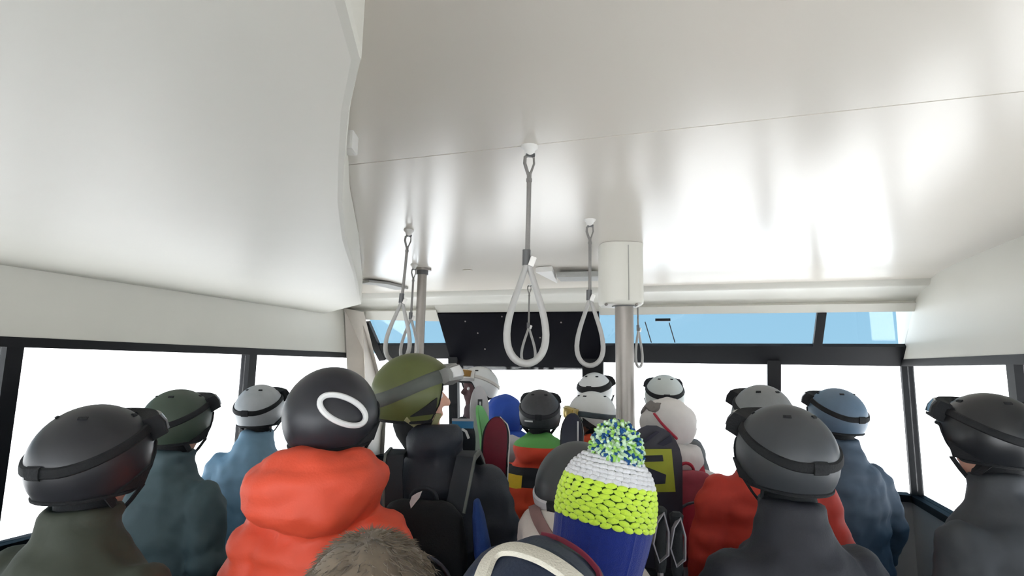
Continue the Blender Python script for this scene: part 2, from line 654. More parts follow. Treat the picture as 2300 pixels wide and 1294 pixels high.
# outside: sunlit snow
def terrain():
    n, vs, fs = 90, [], []
    for i in range(n + 1):
        for j in range(n + 1):
            a, b = i / n * 2 - 1, j / n * 2 - 1
            x, y = 900 * a * abs(a) ** .8, 900 * b * abs(b) ** .8
            r = math.hypot(x, y)
            z = -9 + 3 * mnoise.noise(Vector((x * .02, y * .02, 3))) + r * .026 + (r / 900) * 16 * (mnoise.noise(Vector((x * .004, y * .004, 1))))
            if r < 12:
                z = -9
            vs.append((x, y, min(z, r * .034 + CAMZ - 2)))
    for i in range(n):
        for j in range(n):
            k = i * (n + 1) + j
            fs.append((k, k + 1, k + n + 2, k + n + 1))
    return MB().add(vs, fs)


o = terrain().build('snow_ground', M_SNOW)
tag(o, 'bright sunlit snow slopes outside the cabin windows', kind='structure')


# ================================================================== POLES AND STRAPS
# right pole with cover
D = 2.4
t = P(1402, 700, D)
px_, py_ = t.x, t.y
root = empty('grab_pole', (px_, py_, 0))
tag(root, 'thick steel pole with large cream cover at the ceiling', 'grab pole')
MB().tube([(0, 0, 0), (0, 0, CZ - .1)], .0395, n=24).build('pole', M_STEEL, root)
cz0 = P(1402, 688, D).z
cv = []
for k in range(28):
    an = 2 * math.pi * k / 28
    c, s = math.cos(an), math.sin(an)
    e = 2 / 3.2
    cv.append((.092 * math.copysign(abs(c) ** e, c), .10 * math.copysign(abs(s) ** e, s)))
mb = MB().rings([[(x * f, y * f, z) for x, y in cv] for z, f in ((cz0, .9), (cz0 + .008, .985), (cz0 + .02, 1), (CZ - .02, 1), (CZ - .001, 1.02))])
mb.xf(Matrix.Translation((-.015, 0, 0)))
mb.build('cover', M_CREAM, root)
MB().tube([(0, 0, cz0 - .004), (0, 0, cz0 + .01)], .052, n=24).build('collar', M_FERRULE, root)
for dx, dy in ((.045, -.085), (-.08, -.07)):
    MB().ell((dx - .01, dy, cz0 - .001), (.008, .008, .006), nu=10, nv=6).build('screw', M_STEEL, root)
MB().box((.0, -.0995, (cz0 + CZ) / 2), (.004, .004, CZ - cz0 - .03)).build('cover_seam', mat('seam_grey', (150, 149, 143)), root, smooth=False)
MB().tube([(0, 0, 0), (0, 0, .015)], .07, n=24).build('base_flange', M_STEEL, root)

# left pole
t = P(945, 700, 3.07)
root = empty('grab_pole', (t.x, t.y, 0))
tag(root, 'slim steel pole behind the olive helmet beside the left straps', 'grab pole')
MB().tube([(0, 0, 0), (0, 0, CZ)], .026, n=20).build('pole', M_STEEL, root)
MB().tube([(0, 0, CZ - .012), (0, 0, CZ)], .05, n=20).build('ceiling_flange', M_STEEL, root)
MB().tube([(0, 0, CZ - .035), (0, 0, CZ - .012)], .033, n=20).build('collar', M_FERRULE, root)
MB().tube([(0, 0, 0), (0, 0, .015)], .06, n=20).build('base_flange', M_STEEL, root)


def strap(px, py, d, label, sway=0.0, twist=0.0, fore=0.0):
    """hanging loop of rope: local origin at the ceiling"""
    t = P(px, py, d)
    root = empty('hanging_strap', (t.x, t.y, CZ))
    root.rotation_euler = (fore, sway, twist)
    tag(root, label, 'hanging strap', 'loop straps hanging from the ceiling')
    L, ytop, yc = .53, .062, .283
    mb = MB().rings([[(.0155 * s * math.cos(a), .013 * s * math.sin(a), z) for a in [k * math.pi / 8 for k in range(16)]] for z, s in ((0, 1.35), (-.006, 1.3), (-.012, .85), (-.022, .7), (-.026, .4))])
    mb.build('ceiling_mount', M_WHITEP, root)
    MB().box((0.002, 0, -.024), (.022, .012, .008)).build('hook', M_FERRULE, root, smooth=False, bevel=.002)
    eye = []
    for k in range(15):
        a = math.pi * k / 14
        eye.append((.0115 * math.sin(2 * a) * 1.0 * (1 if True else 0) if False else .012 * math.cos(a - math.pi / 2) * (-1 if k < 0 else 1), 0, 0))
    left = [(0, 0, -.022), (-.0105, 0, -.03), (-.0115, 0, -.045), (-.006, 0, -.062), (-.0015, 0, -.075)]
    right = [(0, 0, -.022), (.0105, 0, -.03), (.0115, 0, -.045), (.006, 0, -.062), (.0015, 0, -.075)]
    mb = MB().tube(left, .0042, n=8)
    mb.tube(right, .0028, n=8)
    mb.build('eyelet', M_ROPE, root)
    MB().tube([(0, 0, -.068), (0, 0, -.15), (-.001, 0, -yc)], [.0058, .0056, .0062], n=10).build('rope', M_ROPE, root)
    MB().tube([(0, 0, -.083), (0, 0, -.091)], .0072, n=10).build('stitching', M_ROPE, root)
    MB().tube([(-.003, 0, -yc + .025), (-.003, 0, -yc - .012)], .0098, n=12).build('ferrule', M_FERRULE, root)
    MB().box((.009, -.008, -yc - .004), (.014, .012, .024), Matrix.Rotation(R(20), 3, 'Y')).build('clamp', M_WHITEP, root, smooth=False, bevel=.003)
    h = L - yc
    pts, rad = [], []
    n = 40
    for k in range(1, n):
        a = 2 * math.pi * k / n
        x = .046 * math.sin(a) * abs(math.sin(a / 2)) ** 1.8 * 1.49
        z = -yc - h * (1 - math.cos(a)) / 2 + .006
        pts.append((x, 0, z))
        s = math.sin(a / 2)
        rad.append(.0052 + .0036 * s ** .7)
    MB().tube(pts, rad, n=10).build('grip_loop', M_LOOP, root)
    return root


strap(1190, 305, 1.29, 'nearest and largest loop strap, hanging at the ceiling joint in the middle', sway=R(0.2), twist=R(8))
strap(1325, 485, 1.96, 'loop strap hanging just left of the thick pole cover', sway=R(0.1), twist=R(-10))
strap(1189, 640, 3.5, 'small far strap seen through the loop of the nearest strap', twist=R(18))
strap(919, 508, 2.165, 'tilted loop strap above the olive helmet, left of the slim pole', sway=R(3.0), twist=R(20))
strap(930, 600, 2.95, 'far loop strap beside the slim steel pole, behind a tilted strap', sway=R(1.0), twist=R(30))
strap(1431, 640, 3.55, 'thin far strap in front of the blue pane right of the thick pole', sway=R(-1.5), twist=R(50))


# ================================================================== PEOPLE
def lerp(a, b, t):
    return a + (b - a) * t


def sstep(a, b, x):
    t = max(0, min(1, (x - a) / (b - a)))
    return t * t * (3 - 2 * t)


class Head:
    """head frame: origin at the head centre, y forward"""
    def __init__(self, m, k=1.0, rad=(.118, .142, .132)):
        self.m, self.k, self.rad = m, k, rad

    def loc(self, az, el, off=0.0):
        a, e = R(az), R(el)
        a_, b_, c_ = self.rad
        n = Vector((math.cos(e) * math.sin(a) / a_, math.cos(e) * math.cos(a) / b_, math.sin(e) / c_)).normalized()
        q = Vector((a_ * math.cos(e) * math.sin(a), b_ * math.cos(e) * math.cos(a) - .008, c_ * math.sin(e) + .018))
        return (q + n * off) * self.k

    def pt(self, az, el, off=0.0):
        return self.m @ self.loc(az, el, off)


def dome(hd, rim, off=0.0, thick=.014, nu=56, nv=16, wave=0.0):
    """shell over the head down to rim(az)"""
    mb = MB()
    rows_o, rows_i = [], []
    for i in range(nv + 1):
        t = i / nv
        ro, ri = [], []
        for j in range(nu):
            az = 360 * j / nu - 180
            el = lerp(rim(az), 88.5, t ** .9)
            w = wave * mnoise.noise(hd.loc(az, el) * 22)
            ro.append(hd.pt(az, el, off + w))
            ri.append(hd.pt(az, el, off - thick))
        rows_o.append(ro)
        rows_i.append(ri)
    rings = rows_i[::-1] + rows_o
    mb.rings(rings, cap=True)
    return mb


def band(hd, azs, e0, e1, o0, o1):
    """curved bar over the helmet; e0,e1 functions of az; o0,o1 inner and outer offset"""
    rings = []
    for az in azs:
        a, b = e0(az), e1(az)
        m = (a + b) / 2
        rings.append([hd.pt(az, a, o0), hd.pt(az, a + (m - a) * .3, o1), hd.pt(az, m, o1 + (o1 - o0) * .12), hd.pt(az, b + (m - b) * .3, o1), hd.pt(az, b, o0)])
    return MB().rings(rings)


def rim_helmet(az):
    a = abs(az)
    f, s, b = 14, -33, -36
    if a < 90:
        return lerp(f, s, sstep(48, 80, a))
    return lerp(s, b, sstep(90, 160, a))


def rng(a, b, n):
    return [a + (b - a) * i / (n - 1) for i in range(n)]


def helmet(root, hd, shell, trim=M_DARKPAD, goggles=None, strapm=None, gup=True, strap_w=11, strap_back=-4, vents=True, chin=None, ear=True, rim_helmet=rim_helmet, gel=(16, 48), chin_w=.016):
    h = dome(hd, rim_helmet).build('helmet', shell, root)
    band(hd, rng(-180, 180, 60), lambda a: rim_helmet(a) - 3, lambda a: rim_helmet(a) + 2.5, -.010, .004).build('helmet_rim', trim, h)
    if vents:
        for az in (-26, 26, -62, 62, 150, -150):
            band(hd, rng(az - 7, az + 7, 5), lambda a: 50, lambda a: 55, -.004, .0025).build('vent', trim, h)
    if ear:
        for s in (1, -1):
            pts = [hd.pt(s * 68, -28, .002), hd.pt(s * 106, -30, .002), hd.pt(s * 70, -5, .004)]
            ctr = sum(pts, Vector()) / 3
            nrm = (ctr - hd.m @ Vector((0, 0, 0))).normalized()
            prism([p + nrm * .002 for p in pts], nrm * .006).build('ear_pad', trim, h)
    cm = chin or trim
    chinp = hd.m @ (Vector((0, .062, -.125)) * hd.k)
    mb = MB()
    for s in (1, -1):
        side = hd.m @ (Vector((s * .052, .035, -.112)) * hd.k)
        mb.ribbon([hd.pt(s * 60, -30, .001), lerp(hd.pt(s * 60, -34, .004), side, .5), side], chin_w, .004, hd.m.to_3x3() @ Vector((0, 1, .2)))
        mb.ribbon([hd.pt(s * 112, -33, .001), lerp(hd.pt(s * 112, -36, .002), side, .5), side], chin_w, .004, hd.m.to_3x3() @ Vector((0, .4, 1)))
        mb.ribbon([side, chinp], .016, .004, hd.m.to_3x3() @ Vector((0, 1, .2)))
    mb.build('chin_strap', cm, h)
    if goggles:
        frame, lens = goggles
        if gup:
            e0, e1, off = gel[0], gel[1], .012
        else:
            e0, e1, off = -14, 20, .006
        nose = 0 if gup else 6
        g = band(hd, rng(-58, 58, 25), lambda a: e0 + nose * math.exp(-(a / 9) ** 2), lambda a: e1 - 5 * (abs(a) / 58) ** 3, -.02 if not gup else -.004, off + .022).build('goggles', frame, h)
        band(hd, rng(-50, 50, 23), lambda a: e0 + 5 + nose * math.exp(-(a / 9) ** 2), lambda a: e1 - 5 - 4 * (abs(a) / 58) ** 3, off + .01, off + .028).build('goggle_lens', lens, g)
        em = (e0 + e1) / 2
        sm = strapm or trim

        def ec(a):
            return lerp(em, strap_back, sstep(50, 165, abs(a) if a <= 180 else 360 - a))
        s = band(hd, rng(54, 306, 46), lambda a: ec(a) - strap_w / 2, lambda a: ec(a) + strap_w / 2, .0005, .0055).build('goggle_strap', sm, h)
        band(hd, rng(172, 188, 4), lambda a: ec(a) - strap_w * .62, lambda a: ec(a) + strap_w * .62, .004, .010).build('strap_clip', trim, s)
    return h


# the glove is built once and shared
def make_glove_mesh():
    mb = MB()
    mb.ell((0, .0, -.045), (.022, .044, .055))
    mb.cap((0, 0, .05), (0, 0, .0), .042, .034)
    for i, (y, l) in enumerate(((.034, .060), (.012, .070), (-.011, .066), (-.032, .052))):
        a = Vector((0, y, -.085))
        b = a + Vector((-.006, y * .12, -l * .5))
        c = b + Vector((-.020, 0, -l * .42))
        mb.cap(a, b, .0125, .0118, n=10)
        mb.cap(b, c, .0118, .0100, n=10)
    mb.cap((0, .036, -.03), (-.012, .066, -.058), .0145, .013, n=10)
    mb.cap((-.012, .066, -.058), (-.022, .07, -.088), .013, .0105, n=10)
    return remesh(mb, .0055, 2)


GLOVE = make_glove_mesh()
BOOTS = {}


def boot_mesh(s):
    k = round(s, 2)
    if k not in BOOTS:
        mb = MB()
        mb.super([(0, .052, .135, .045), (.03, .054, .137, .045), (.07, .05, .125, .035), (.10, .048, .09, .005), (.16, .052, .078, -.015), (.24, .058, .08, -.01), (.30, .064, .085, 0), (.32, .062, .082, 0)], n=24, e=2.8)
        mb.xf(Matrix.Scale(s, 4))
        me = remesh(mb, .012, 2)
        BOOTS[k] = me
    return BOOTS[k]


def person(label, x, d, top, yaw=0.0, head_yaw=0.0, head_pitch=0.0, headgear=.035, hk=1.0, jacket=None, trousers=None, glove=None,
           collar=1.0, puff=0.0, hood=None, width=1.0, voxel=.012, face=M_SKIN, head_dx=0.0, seed=None, arms='down', hood_size=1.0, gaiter=None):
    """a standing skier: returns root, head frame, torso scale. x, d metres; top = top of the headgear.
    yaw: facing, 0 = away from the camera, negative = turned right"""
    S = top - headgear
    s = S / 1.75
    root = empty('person', (x, d, 0), R(yaw))
    tag(root, label, 'person', 'skiers standing in the cabin')
    seed = seed if seed is not None else x * 13 + d * 7
    hc = Vector((head_dx, .02, S - .118 * hk))
    hm = Matrix.Translation(hc) @ Matrix.Rotation(R(head_yaw), 4, 'Z') @ Matrix.Rotation(R(head_pitch), 4, 'X')
    hd = Head(hm, hk)
    # --- body: one continuous skin
    mb = MB()

    def hp(v):
        return hm @ (Vector(v) * hk)
    rot = hm.to_3x3()
    mb.ell(hp((0, -.012, .022)), (.076 * hk, .096 * hk, .096 * hk), rot)
    mb.ell(hp((0, .022, -.04)), (.060 * hk, .068 * hk, .075 * hk), rot)
    mb.ell(hp((0, .062, -.095)), (.026 * hk, .020 * hk, .020 * hk), rot, nu=10, nv=8)
    mb.cap(hp((0, .086, .012)), hp((0, .108, -.022)), .009 * hk, .014 * hk, n=10)
    mb.cap(hp((-.03, .080, .028)), hp((.03, .080, .028)), .011 * hk, .011 * hk, n=10)
    mb.cap(hp((-.016, .082, -.058)), hp((.016, .082, -.058)), .0085 * hk, .0085 * hk, n=10)
    for q in (-1, 1):
        mb.ell(hp((q * .045, .06, -.02)), (.020 * hk, .016 * hk, .018 * hk), rot, nu=10, nv=8)
        mb.ell(hp((q * .078, -.005, -.01)), (.012 * hk, .018 * hk, .030 * hk), rot, nu=10, nv=8)
    nz = 1.40 * s
    mb.cap(hp((0, -.012, -.07)), (0, -.01, nz), .055 * hk, .062 * s)
    mb.super([(z * s, a * s, b * s, 0) for z, a, b in ((.88, .13, .09), (1.0, .14, .10), (1.15, .135, .095), (1.3, .155, .10), (1.38, .14, .09), (1.43, .08, .07))])
    sh = {}
    for q in (-1, 1):
        w = width
        A = Vector((q * .188 * s * w, 0, 1.325 * s))
        if arms == 'hold':
            B = Vector((q * .27 * s * w, -.01, 1.10 * s)); C = Vector((q * .17 * s, .22 * s, 1.07 * s))
        else:
            B = Vector((q * .262 * s * w, -.025 * s, 1.10 * s)); C = Vector((q * .255 * s * w, .075 * s, .88 * s))
        sh[q] = (A, B, C)
        mb.cap(A, B, .048 * s, .040 * s)
        mb.cap(B, C, .040 * s, .027 * s)
        dr = (C - B).normalized()
        mb.cap(C, C + dr * .07 * s, .026 * s, .022 * s)
        mb.cap((q * .09 * s, 0, .92 * s), (q * .10 * s, .015, .50 * s), .082 * s, .055 * s)
        mb.cap((q * .10 * s, .015, .50 * s), (q * .105 * s, 0, .10 * s), .055 * s, .036 * s)
        mb.cap((q * .105 * s, 0, .06 * s), (q * .115 * s, .12 * s, .04 * s), .034 * s, .028 * s)
    b = link('body', remesh(mb, voxel, 2), root, face, smooth=True)
    for q in (-1, 1):
        e = MB().ell(hp((q * .031, .0735, .005)), (.0115 * hk,) * 3, nu=12, nv=8).build('eye', M_EYE, b)
    # --- jacket
    mb = MB()
    mb.super([(z * s, a * s * width, c * s, yo * s) for z, a, c, yo in (
        (.76, .198, .150, 0), (.80, .205, .156, 0), (.95, .205, .155, 0), (1.08, .198, .146, 0), (1.22, .212, .150, 0), (1.31, .208, .142, -.005),
        (1.375, .172, .125, -.01), (1.43, .118, .105, -.01), (1.48, .090, .092, -.005))], n=28, e=2.3)
    # collar hugging the neck up to the jaw
    ct = min(1.48 * s + .06 * collar, hc.z - .085 * hk)
    mb.super([(1.42 * s, .10 * s, .10 * s, -.005), (1.47 * s, .085 * s + .005, .09 * s, 0), (ct - .01, .078 * hk + .004, .086 * hk, .004), (ct, .070 * hk, .080 * hk, .004)], n=20, e=2.1)
    pf = 1 + puff
    for q in (-1, 1):
        A, B, C = sh[q]
        mb.cap(A + Vector((0, 0, -.005)), B, .088 * s * pf, .070 * s * pf)
        mb.cap(B, C, .070 * s * pf, .054 * s * pf)
    if hood == 'down':
        k = s * hood_size
        zc = 1.475 * s
        mb.ell((0, -.105 * k, zc + .0), (.135 * k, .085 * k, .088 * k))
        mb.ell((.075 * k, -.05 * k, zc + .01), (.075 * k, .10 * k, .07 * k))
        mb.ell((-.075 * k, -.05 * k, zc + .01), (.075 * k, .10 * k, .07 * k))
    me = remesh(mb, .0135, 3)
    rumple(me, .015, 8, quilt=.010 if puff else 0, pitch=.085, seed=seed)
    j = link('jacket', me, root, jacket or M_NAVY, smooth=True)
    MB().cap(hp((0, -.014, -.085)), (0, -.012, 1.44 * s), .064 * hk, .070 * s).build('neck_gaiter', gaiter or M_BLACK, root)
    # cuffs and hem
    mbh = MB().super([((.752) * s, .200 * s * width, .150 * s, 0), ((.785) * s, .209 * s * width, .160 * s, 0)], n=28, e=2.3)
    mbh.build('hem', M_BLACK, j)
    # --- trousers
    mb = MB()
    mb.super([(z * s, a * s, c * s, 0) for z, a, c in ((.80, .17, .125), (.88, .178, .13), (.98, .165, .12))], n=20)
    for q in (-1, 1):
        mb.cap((q * .092 * s, 0, .86 * s), (q * .105 * s, .015, .50 * s), .108 * s, .088 * s)
        mb.cap((q * .105 * s, .015, .50 * s), (q * .108 * s, 0, .20 * s), .088 * s, .090 * s)
    me = remesh(mb, .016, 2)
    rumple(me, .009, 6, seed=seed + 5)
    link('trousers', me, root, trousers or M_TROUSER, smooth=True)
    for q in (-1, 1):
        o = link('boot', boot_mesh(s), root, M_BOOT, smooth=True)
        o.location = (q * .108 * s, -.01, 0)
        A, B, C = sh[q]
        o = bpy.data.objects.new('glove', GLOVE)
        col.objects.link(o)
        if not GLOVE.materials:
            GLOVE.materials.append(M_GLOVE)
            shade_auto(GLOVE, 80)
        o.parent = root
        zdir = -(C - B).normalized()
        ydir = Vector((0, 1, 0)) if arms == 'down' else Vector((0, .2, 1))
        ydir = (ydir - zdir * ydir.dot(zdir)).normalized()
        xdir = ydir.cross(zdir)
        if q < 0:
            m3 = Matrix((-xdir, ydir, zdir)).transposed()
        else:
            m3 = Matrix((xdir, ydir, zdir)).transposed()
        o.matrix_local = Matrix.Translation(C) @ m3.to_4x4() @ Matrix.Scale(s, 4)
    return root, hd, s


def backpack(prs, s, label, body, pocket, strapm, piping=None, w=.29, top=1.40, bottom=.92, depth=.19, width=1.0):
    """hangs on a person's back; same place and turn as its wearer"""
    root = empty('backpack', prs.location, prs.rotation_euler.z)
    tag(root, label, 'backpack')
    y0 = -.158 * s
    rows = []
    for t, a, b in ((0, .72, .55), (.04, .86, .8), (.2, 1, 1), (.5, 1, 1), (.75, .96, .92), (.9, .84, .78), (.97, .66, .55), (1, .45, .3)):
        z = lerp(bottom, top, t) * s
        rows.append((z, w / 2 * a * s, depth / 2 * b * s, y0 - depth / 2 * s))
    me = remesh(MB().super(rows, n=28, e=3.0), .012, 2)
    rumple(me, .006, 9, seed=3.3)
    bd = link('pack_body', me, root, body, smooth=True)
    yb = y0 - depth * s
    pr = []
    for t, a, b in ((0, .8, .5), (.1, .95, .9), (.6, 1, 1), (.82, .85, .8), (.95, .5, .55), (1, .15, .2)):
        z = lerp(bottom + .05, lerp(bottom, top, .68), t) * s
        pr.append((z, w * .40 * a * s, .035 * b * s, yb - .004))
    me = remesh(MB().super(pr, n=24, e=2.6), .009, 2)
    link('pocket', me, root, pocket, smooth=True)
    arch = []
    zt = lerp(bottom, top, .70) * s
    for k in range(17):
        a = math.pi * k / 16
        arch.append((math.cos(a) * w * .38 * s, yb - .006 - .020 * math.sin(a), lerp(bottom, top, .40) * s + (zt - lerp(bottom, top, .40) * s) * math.sin(a) ** .8))
    MB().tube(arch, .006, n=8).build('zip_flap', mat('grey_zip', (70, 72, 80), rough=.6), root)
    for q in (-1, 1):
        x0 = q * .105 * s * width
        path = [(x0 * .8, y0 - .015, (top - .05) * s), (x0 * .95, y0 + .02, 1.40 * s), (x0, -.10 * s, 1.445 * s), (x0 * 1.05, -.01, 1.45 * s), (x0 * 1.1, .10 * s, 1.40 * s),
                (x0 * 1.25, .155 * s, 1.30 * s), (x0 * 1.45, .165 * s, 1.12 * s), (x0 * 1.75, .10 * s, .98 * s)]
        st = MB().ribbon(path, .06 * s, .016, (1, 0, 0)).build('shoulder_strap', strapm, root)
        if piping:
            MB().ribbon([(p[0] + q * .03 * s, p[1], p[2] + .004) for p in path], .008, .018, (1, 0, 0)).build('piping', piping, st)
    MB().tube([(math.cos(math.pi * k / 10) * .04 * s, y0 - .03, (top - .005) * s + .035 * math.sin(math.pi * k / 10)) for k in range(11)], .007, n=8).build('carry_loop', strapm, root)
    return root


def pixcurve(pts, n=24):
    """smooth curve through pixel points"""
    out = []
    for i in range(len(pts) - 1):
        p0, p1, p2, p3 = pts[max(i - 1, 0)], pts[i], pts[i + 1], pts[min(i + 2, len(pts) - 1)]
        for k in range(n // (len(pts) - 1) + 1):
            t = k / (n // (len(pts) - 1) + 1)
            out.append(tuple(.5 * (2 * p1[a] + (p2[a] - p0[a]) * t + (2 * p0[a] - 5 * p1[a] + 4 * p2[a] - p3[a]) * t * t + (3 * p1[a] - p0[a] - 3 * p2[a] + p3[a]) * t ** 3) for a in (0, 1)))
    out.append(pts[-1])
    return out


def surf(root, name, px, py, off=0.0):
    """where the pixel's ray meets a part of a thing, in the thing's own frame"""
    inv = (Matrix.Translation(root.location) @ Matrix.Rotation(root.rotation_euler.z, 4, 'Z')).inverted()
    o, r = inv @ Vector((0, 0, CAMZ)), (inv.to_3x3() @ ray(px, py)).normalized()
    best = None
    for ch in root.children:
        if ch.name.split('.')[0] == name:
            key = ch.data.name
            if key not in TREES:
                TREES[key] = BVHTree.FromPolygons([v.co for v in ch.data.vertices], [p.vertices for p in ch.data.polygons])
            h, n, i, dist = TREES[key].ray_cast(o, r)
            if h is not None and (best is None or dist < best[2]):
                best = (h + n * off, n, dist)
    return best


def surf_ribbon(root, name, pix, width, thick, off=.003):
    pa = [surf(root, name, px, py, off) for px, py in pix]
    pa = [q for q in pa if q]
    rings = []
    if len(pa) < 2:
        return None
    for i, (p, n, _) in enumerate(pa):
        t = (pa[min(i + 1, len(pa) - 1)][0] - pa[max(i - 1, 0)][0]).normalized()
        sd = n.cross(t).normalized()
        w = width / 2
        rings.append([p + sd * w - n * thick, p + sd * w + n * thick * .4, p + n * thick, p - sd * w + n * thick * .4, p - sd * w - n * thick])
    return MB().rings(rings)


def at(px, py, d):
    p = P(px, py, d)
    return p.x, p.y, p.z


# ---- A: olive helmet
M_OLIVE = mat('olive_helmet_shell', (92, 98, 58), rough=.42, vary=.1, scale=12, spec=.4)
M_OLIVEG = mat('grey_goggle_strap', (84, 88, 84), rough=.7, vary=.12)
M_OLIVEC = mat('khaki_chin_strap', (150, 146, 108), rough=.7)
M_LENSG = mat('grey_mirror_lens', (120, 120, 122), rough=.12, metal=.6)
x, d, _ = at(975, 1100, 2.0)
_, _, top = at(925, 790, 2.0)
hx = at(927, 870, 2.0)[0]
rA, hA, sA = person('man in an olive helmet and dark navy jacket, face turned right', x, d, top, yaw=-2, head_yaw=-66, head_pitch=3, headgear=.038, hk=1.06, jacket=mat('dark_navy_shell', (38, 42, 52), rough=.6, vary=.15, bump=.2),
                    collar=1.4, width=.93, voxel=.008, head_dx=(hx - x) * .9, hood='down', hood_size=.66)
def rim_olive(az):
    a = abs(az)
    if a < 90:
        return lerp(14, -42, sstep(56, 72, a))
    return lerp(-42, -38, sstep(100, 160, a))


helmet(rA, hA, M_OLIVE, trim=M_DARKPAD, goggles=(mat('grey_goggle_frame', (128, 128, 126), rough=.5), mat('white_goggle_lens', (214, 214, 214), rough=.25)), strapm=M_OLIVEG, strap_w=20, strap_back=-8, chin=M_OLIVEC, vents=False, rim_helmet=rim_olive, gel=(10, 38), chin_w=.022)
bp = backpack(rA, sA, 'black rucksack with a white mark on the back of the navy jacket', M_BLACK, mat('black_pocket', (18, 19, 23), rough=.6), mat('black_webbing', (40, 43, 50), rough=.7),
              piping=mat('grey_piping', (104, 108, 104), rough=.6), w=.29, top=1.34, width=1.1, depth=.12)
# white mark, print and blue side pocket of the rucksack
yb = -(.158 + .12) * sA - .042
mk = [(-.030, .0), (-.020, .030), (.0, .042), (.030, .055), (.018, .02), (.0, -.002), (-.012, -.018), (-.022, -.03)]
mkp = P(942, 1125, rA.location.y + yb) - rA.location
prism([Vector((mkp.x + a * .55, yb + .012, mkp.z + b * .55 - .005)) for a, b in mk], Vector((0, -.014, 0))).build('white_logo', M_WHITEMARK, bp, smooth=False)
MB().box((.05, yb, 1.02 * sA), (.05, .004, .006)).build('small_print', mat('grey_print', (90, 92, 96)), bp, smooth=False)
me = remesh(MB().super([(-.10, .022, .045, 0), (-.05, .026, .055, 0), (.05, .018, .05, 0), (.10, .008, .03, 0)]), .008, 2)
o = link('side_pocket', me, bp, mat('blue_mesh', (14, 52, 116), rough=.7, bump=.4), smooth=True)
pk = P(1086, 1200, rA.location.y - .26) - rA.location
o.location = (pk.x, -.25, pk.z)
o.rotation_euler = (0, R(-9), 0)
q = surf_ribbon(bp, 'pack_body', pixcurve([(925, 1122), (955, 1100), (995, 1094), (1028, 1110), (1046, 1150), (1052, 1210)]), .010, .006)
if q:
    q.build('zip_piping', mat('grey_zip_b', (66, 68, 78), rough=.6), bp)

# ---- B: black helmet with white ring, orange down jacket
x, d, _ = at(742, 930, 1.55)
_, _, top = at(742, 824, 1.55)
M_ORANGE = mat('orange_down', (226, 82, 54), rough=.6, vary=.06, scale=14, bump=.15)
M_BH = mat('black_helmet_shell', (40, 40, 46), rough=.4, vary=.1)
rB, hB, sB = person('skier in an orange down jacket and black helmet with white ring', x, d, top, yaw=-6, headgear=.032, jacket=M_ORANGE, puff=.08, width=.80, hood='down', hood_size=1.2, collar=1.2, head_yaw=-10)
hb = helmet(rB, hB, M_BH, vents=False)
# white oval ring on the helmet's right rear
ring = []
for k in range(36):
    a = 2 * math.pi * k / 36
    ring.append(hB.pt(129 + 27 * math.cos(a), 10 + 14 * math.sin(a) + 9 * math.cos(a), .0075))
MB().tube(ring, .0075, n=8, cyclic=True).build('ring_logo', M_WHITEMARK, hb)

# ---- D: furry hat, bottom left
x, d, _ = at(826, 1250, 1.12)
_, _, top = at(826, 1200, 1.12)
M_FUR = mat('taupe_fur', (122, 108, 92), rough=.95, vary=.35, scale=45, sheen=.3)
rD, hD, sD = person('child in a furry taupe hat at the lower left corner', x, d, top, yaw=-5, headgear=.04, hk=.95, jacket=mat('grey_brown_jacket', (96, 92, 88), rough=.8, vary=.15), width=.78)


def rim_fur(az):
    a = abs(az)
    return lerp(8, -48, sstep(40, 85, a)) if a < 100 else -48


hat = dome(hD, rim_fur, off=.006, thick=.02, wave=.012).build('fur_hat', M_FUR, rD)
band(hD, rng(-180, 180, 50), lambda a: rim_fur(a) - 4, lambda a: rim_fur(a) + 22, .0, .026).build('hat_brim', M_FUR, hat)
mb = MB()
rf = random.Random(3)
for k in range(2600):
    az, el = rf.uniform(-180, 180), math.degrees(math.asin(rf.uniform(-.7, 1)))
    if el < rim_fur(az):
        continue
    off = .008 + (.02 if el < rim_fur(az) + 20 else 0)
    p = hD.pt(az, el, off)
    q = hD.pt(az + rf.uniform(-10, 10), el - rf.uniform(3, 14), off + rf.uniform(.008, .018))
    t = (q - p).normalized().cross(Vector((rf.random(), rf.random(), rf.random()))).normalized() * .0016
    u = (q - p).normalized().cross(t)
    mb.add([p + t, p - t * .5 + u * .9, p - t * .5 - u * .9, q], [(0, 1, 3), (1, 2, 3), (2, 0, 3)])
tag(mb.build('fur_hairs', M_FUR, hat), kind='stuff')
MB().ell(hD.pt(92, -14, .03), (.026, .03, .034)).build('ear_flap_knot', mat('pale_fur', (150, 140, 132), rough=.95, vary=.3, scale=60), hat)

# ---- E: navy hood with cream band and red piping
M_HOODN = mat('navy_hood', (34, 44, 66), rough=.75, vary=.15, bump=.3)
M_HOODD = mat('slate_hood_panel', (50, 58, 70), rough=.8, vary=.15, bump=.3)
M_CREAMC = mat('cream_fleece', (214, 208, 194), rough=.9, vary=.06, bump=.5, bscale=300)
M_REDP = mat('wine_piping', (130, 36, 60), rough=.7)
x, d, _ = at(1206, 1300, .86)
_, _, top = at(1206, 1214, .86)
rE, hE, sE = person('child in a navy hood with cream stripe and wine piping', x, d, top, yaw=8, headgear=.05, hk=1.0, jacket=M_HOODN, head_yaw=0, width=.78)
hE.rad = (.135, .155, .145)


def rim_hood(az):
    a = abs(az)
    return lerp(22, -55, sstep(30, 80, a)) if a < 90 else -58


hood = dome(hE, rim_hood, thick=.012, wave=.008).build('hood', M_HOODN, rE)


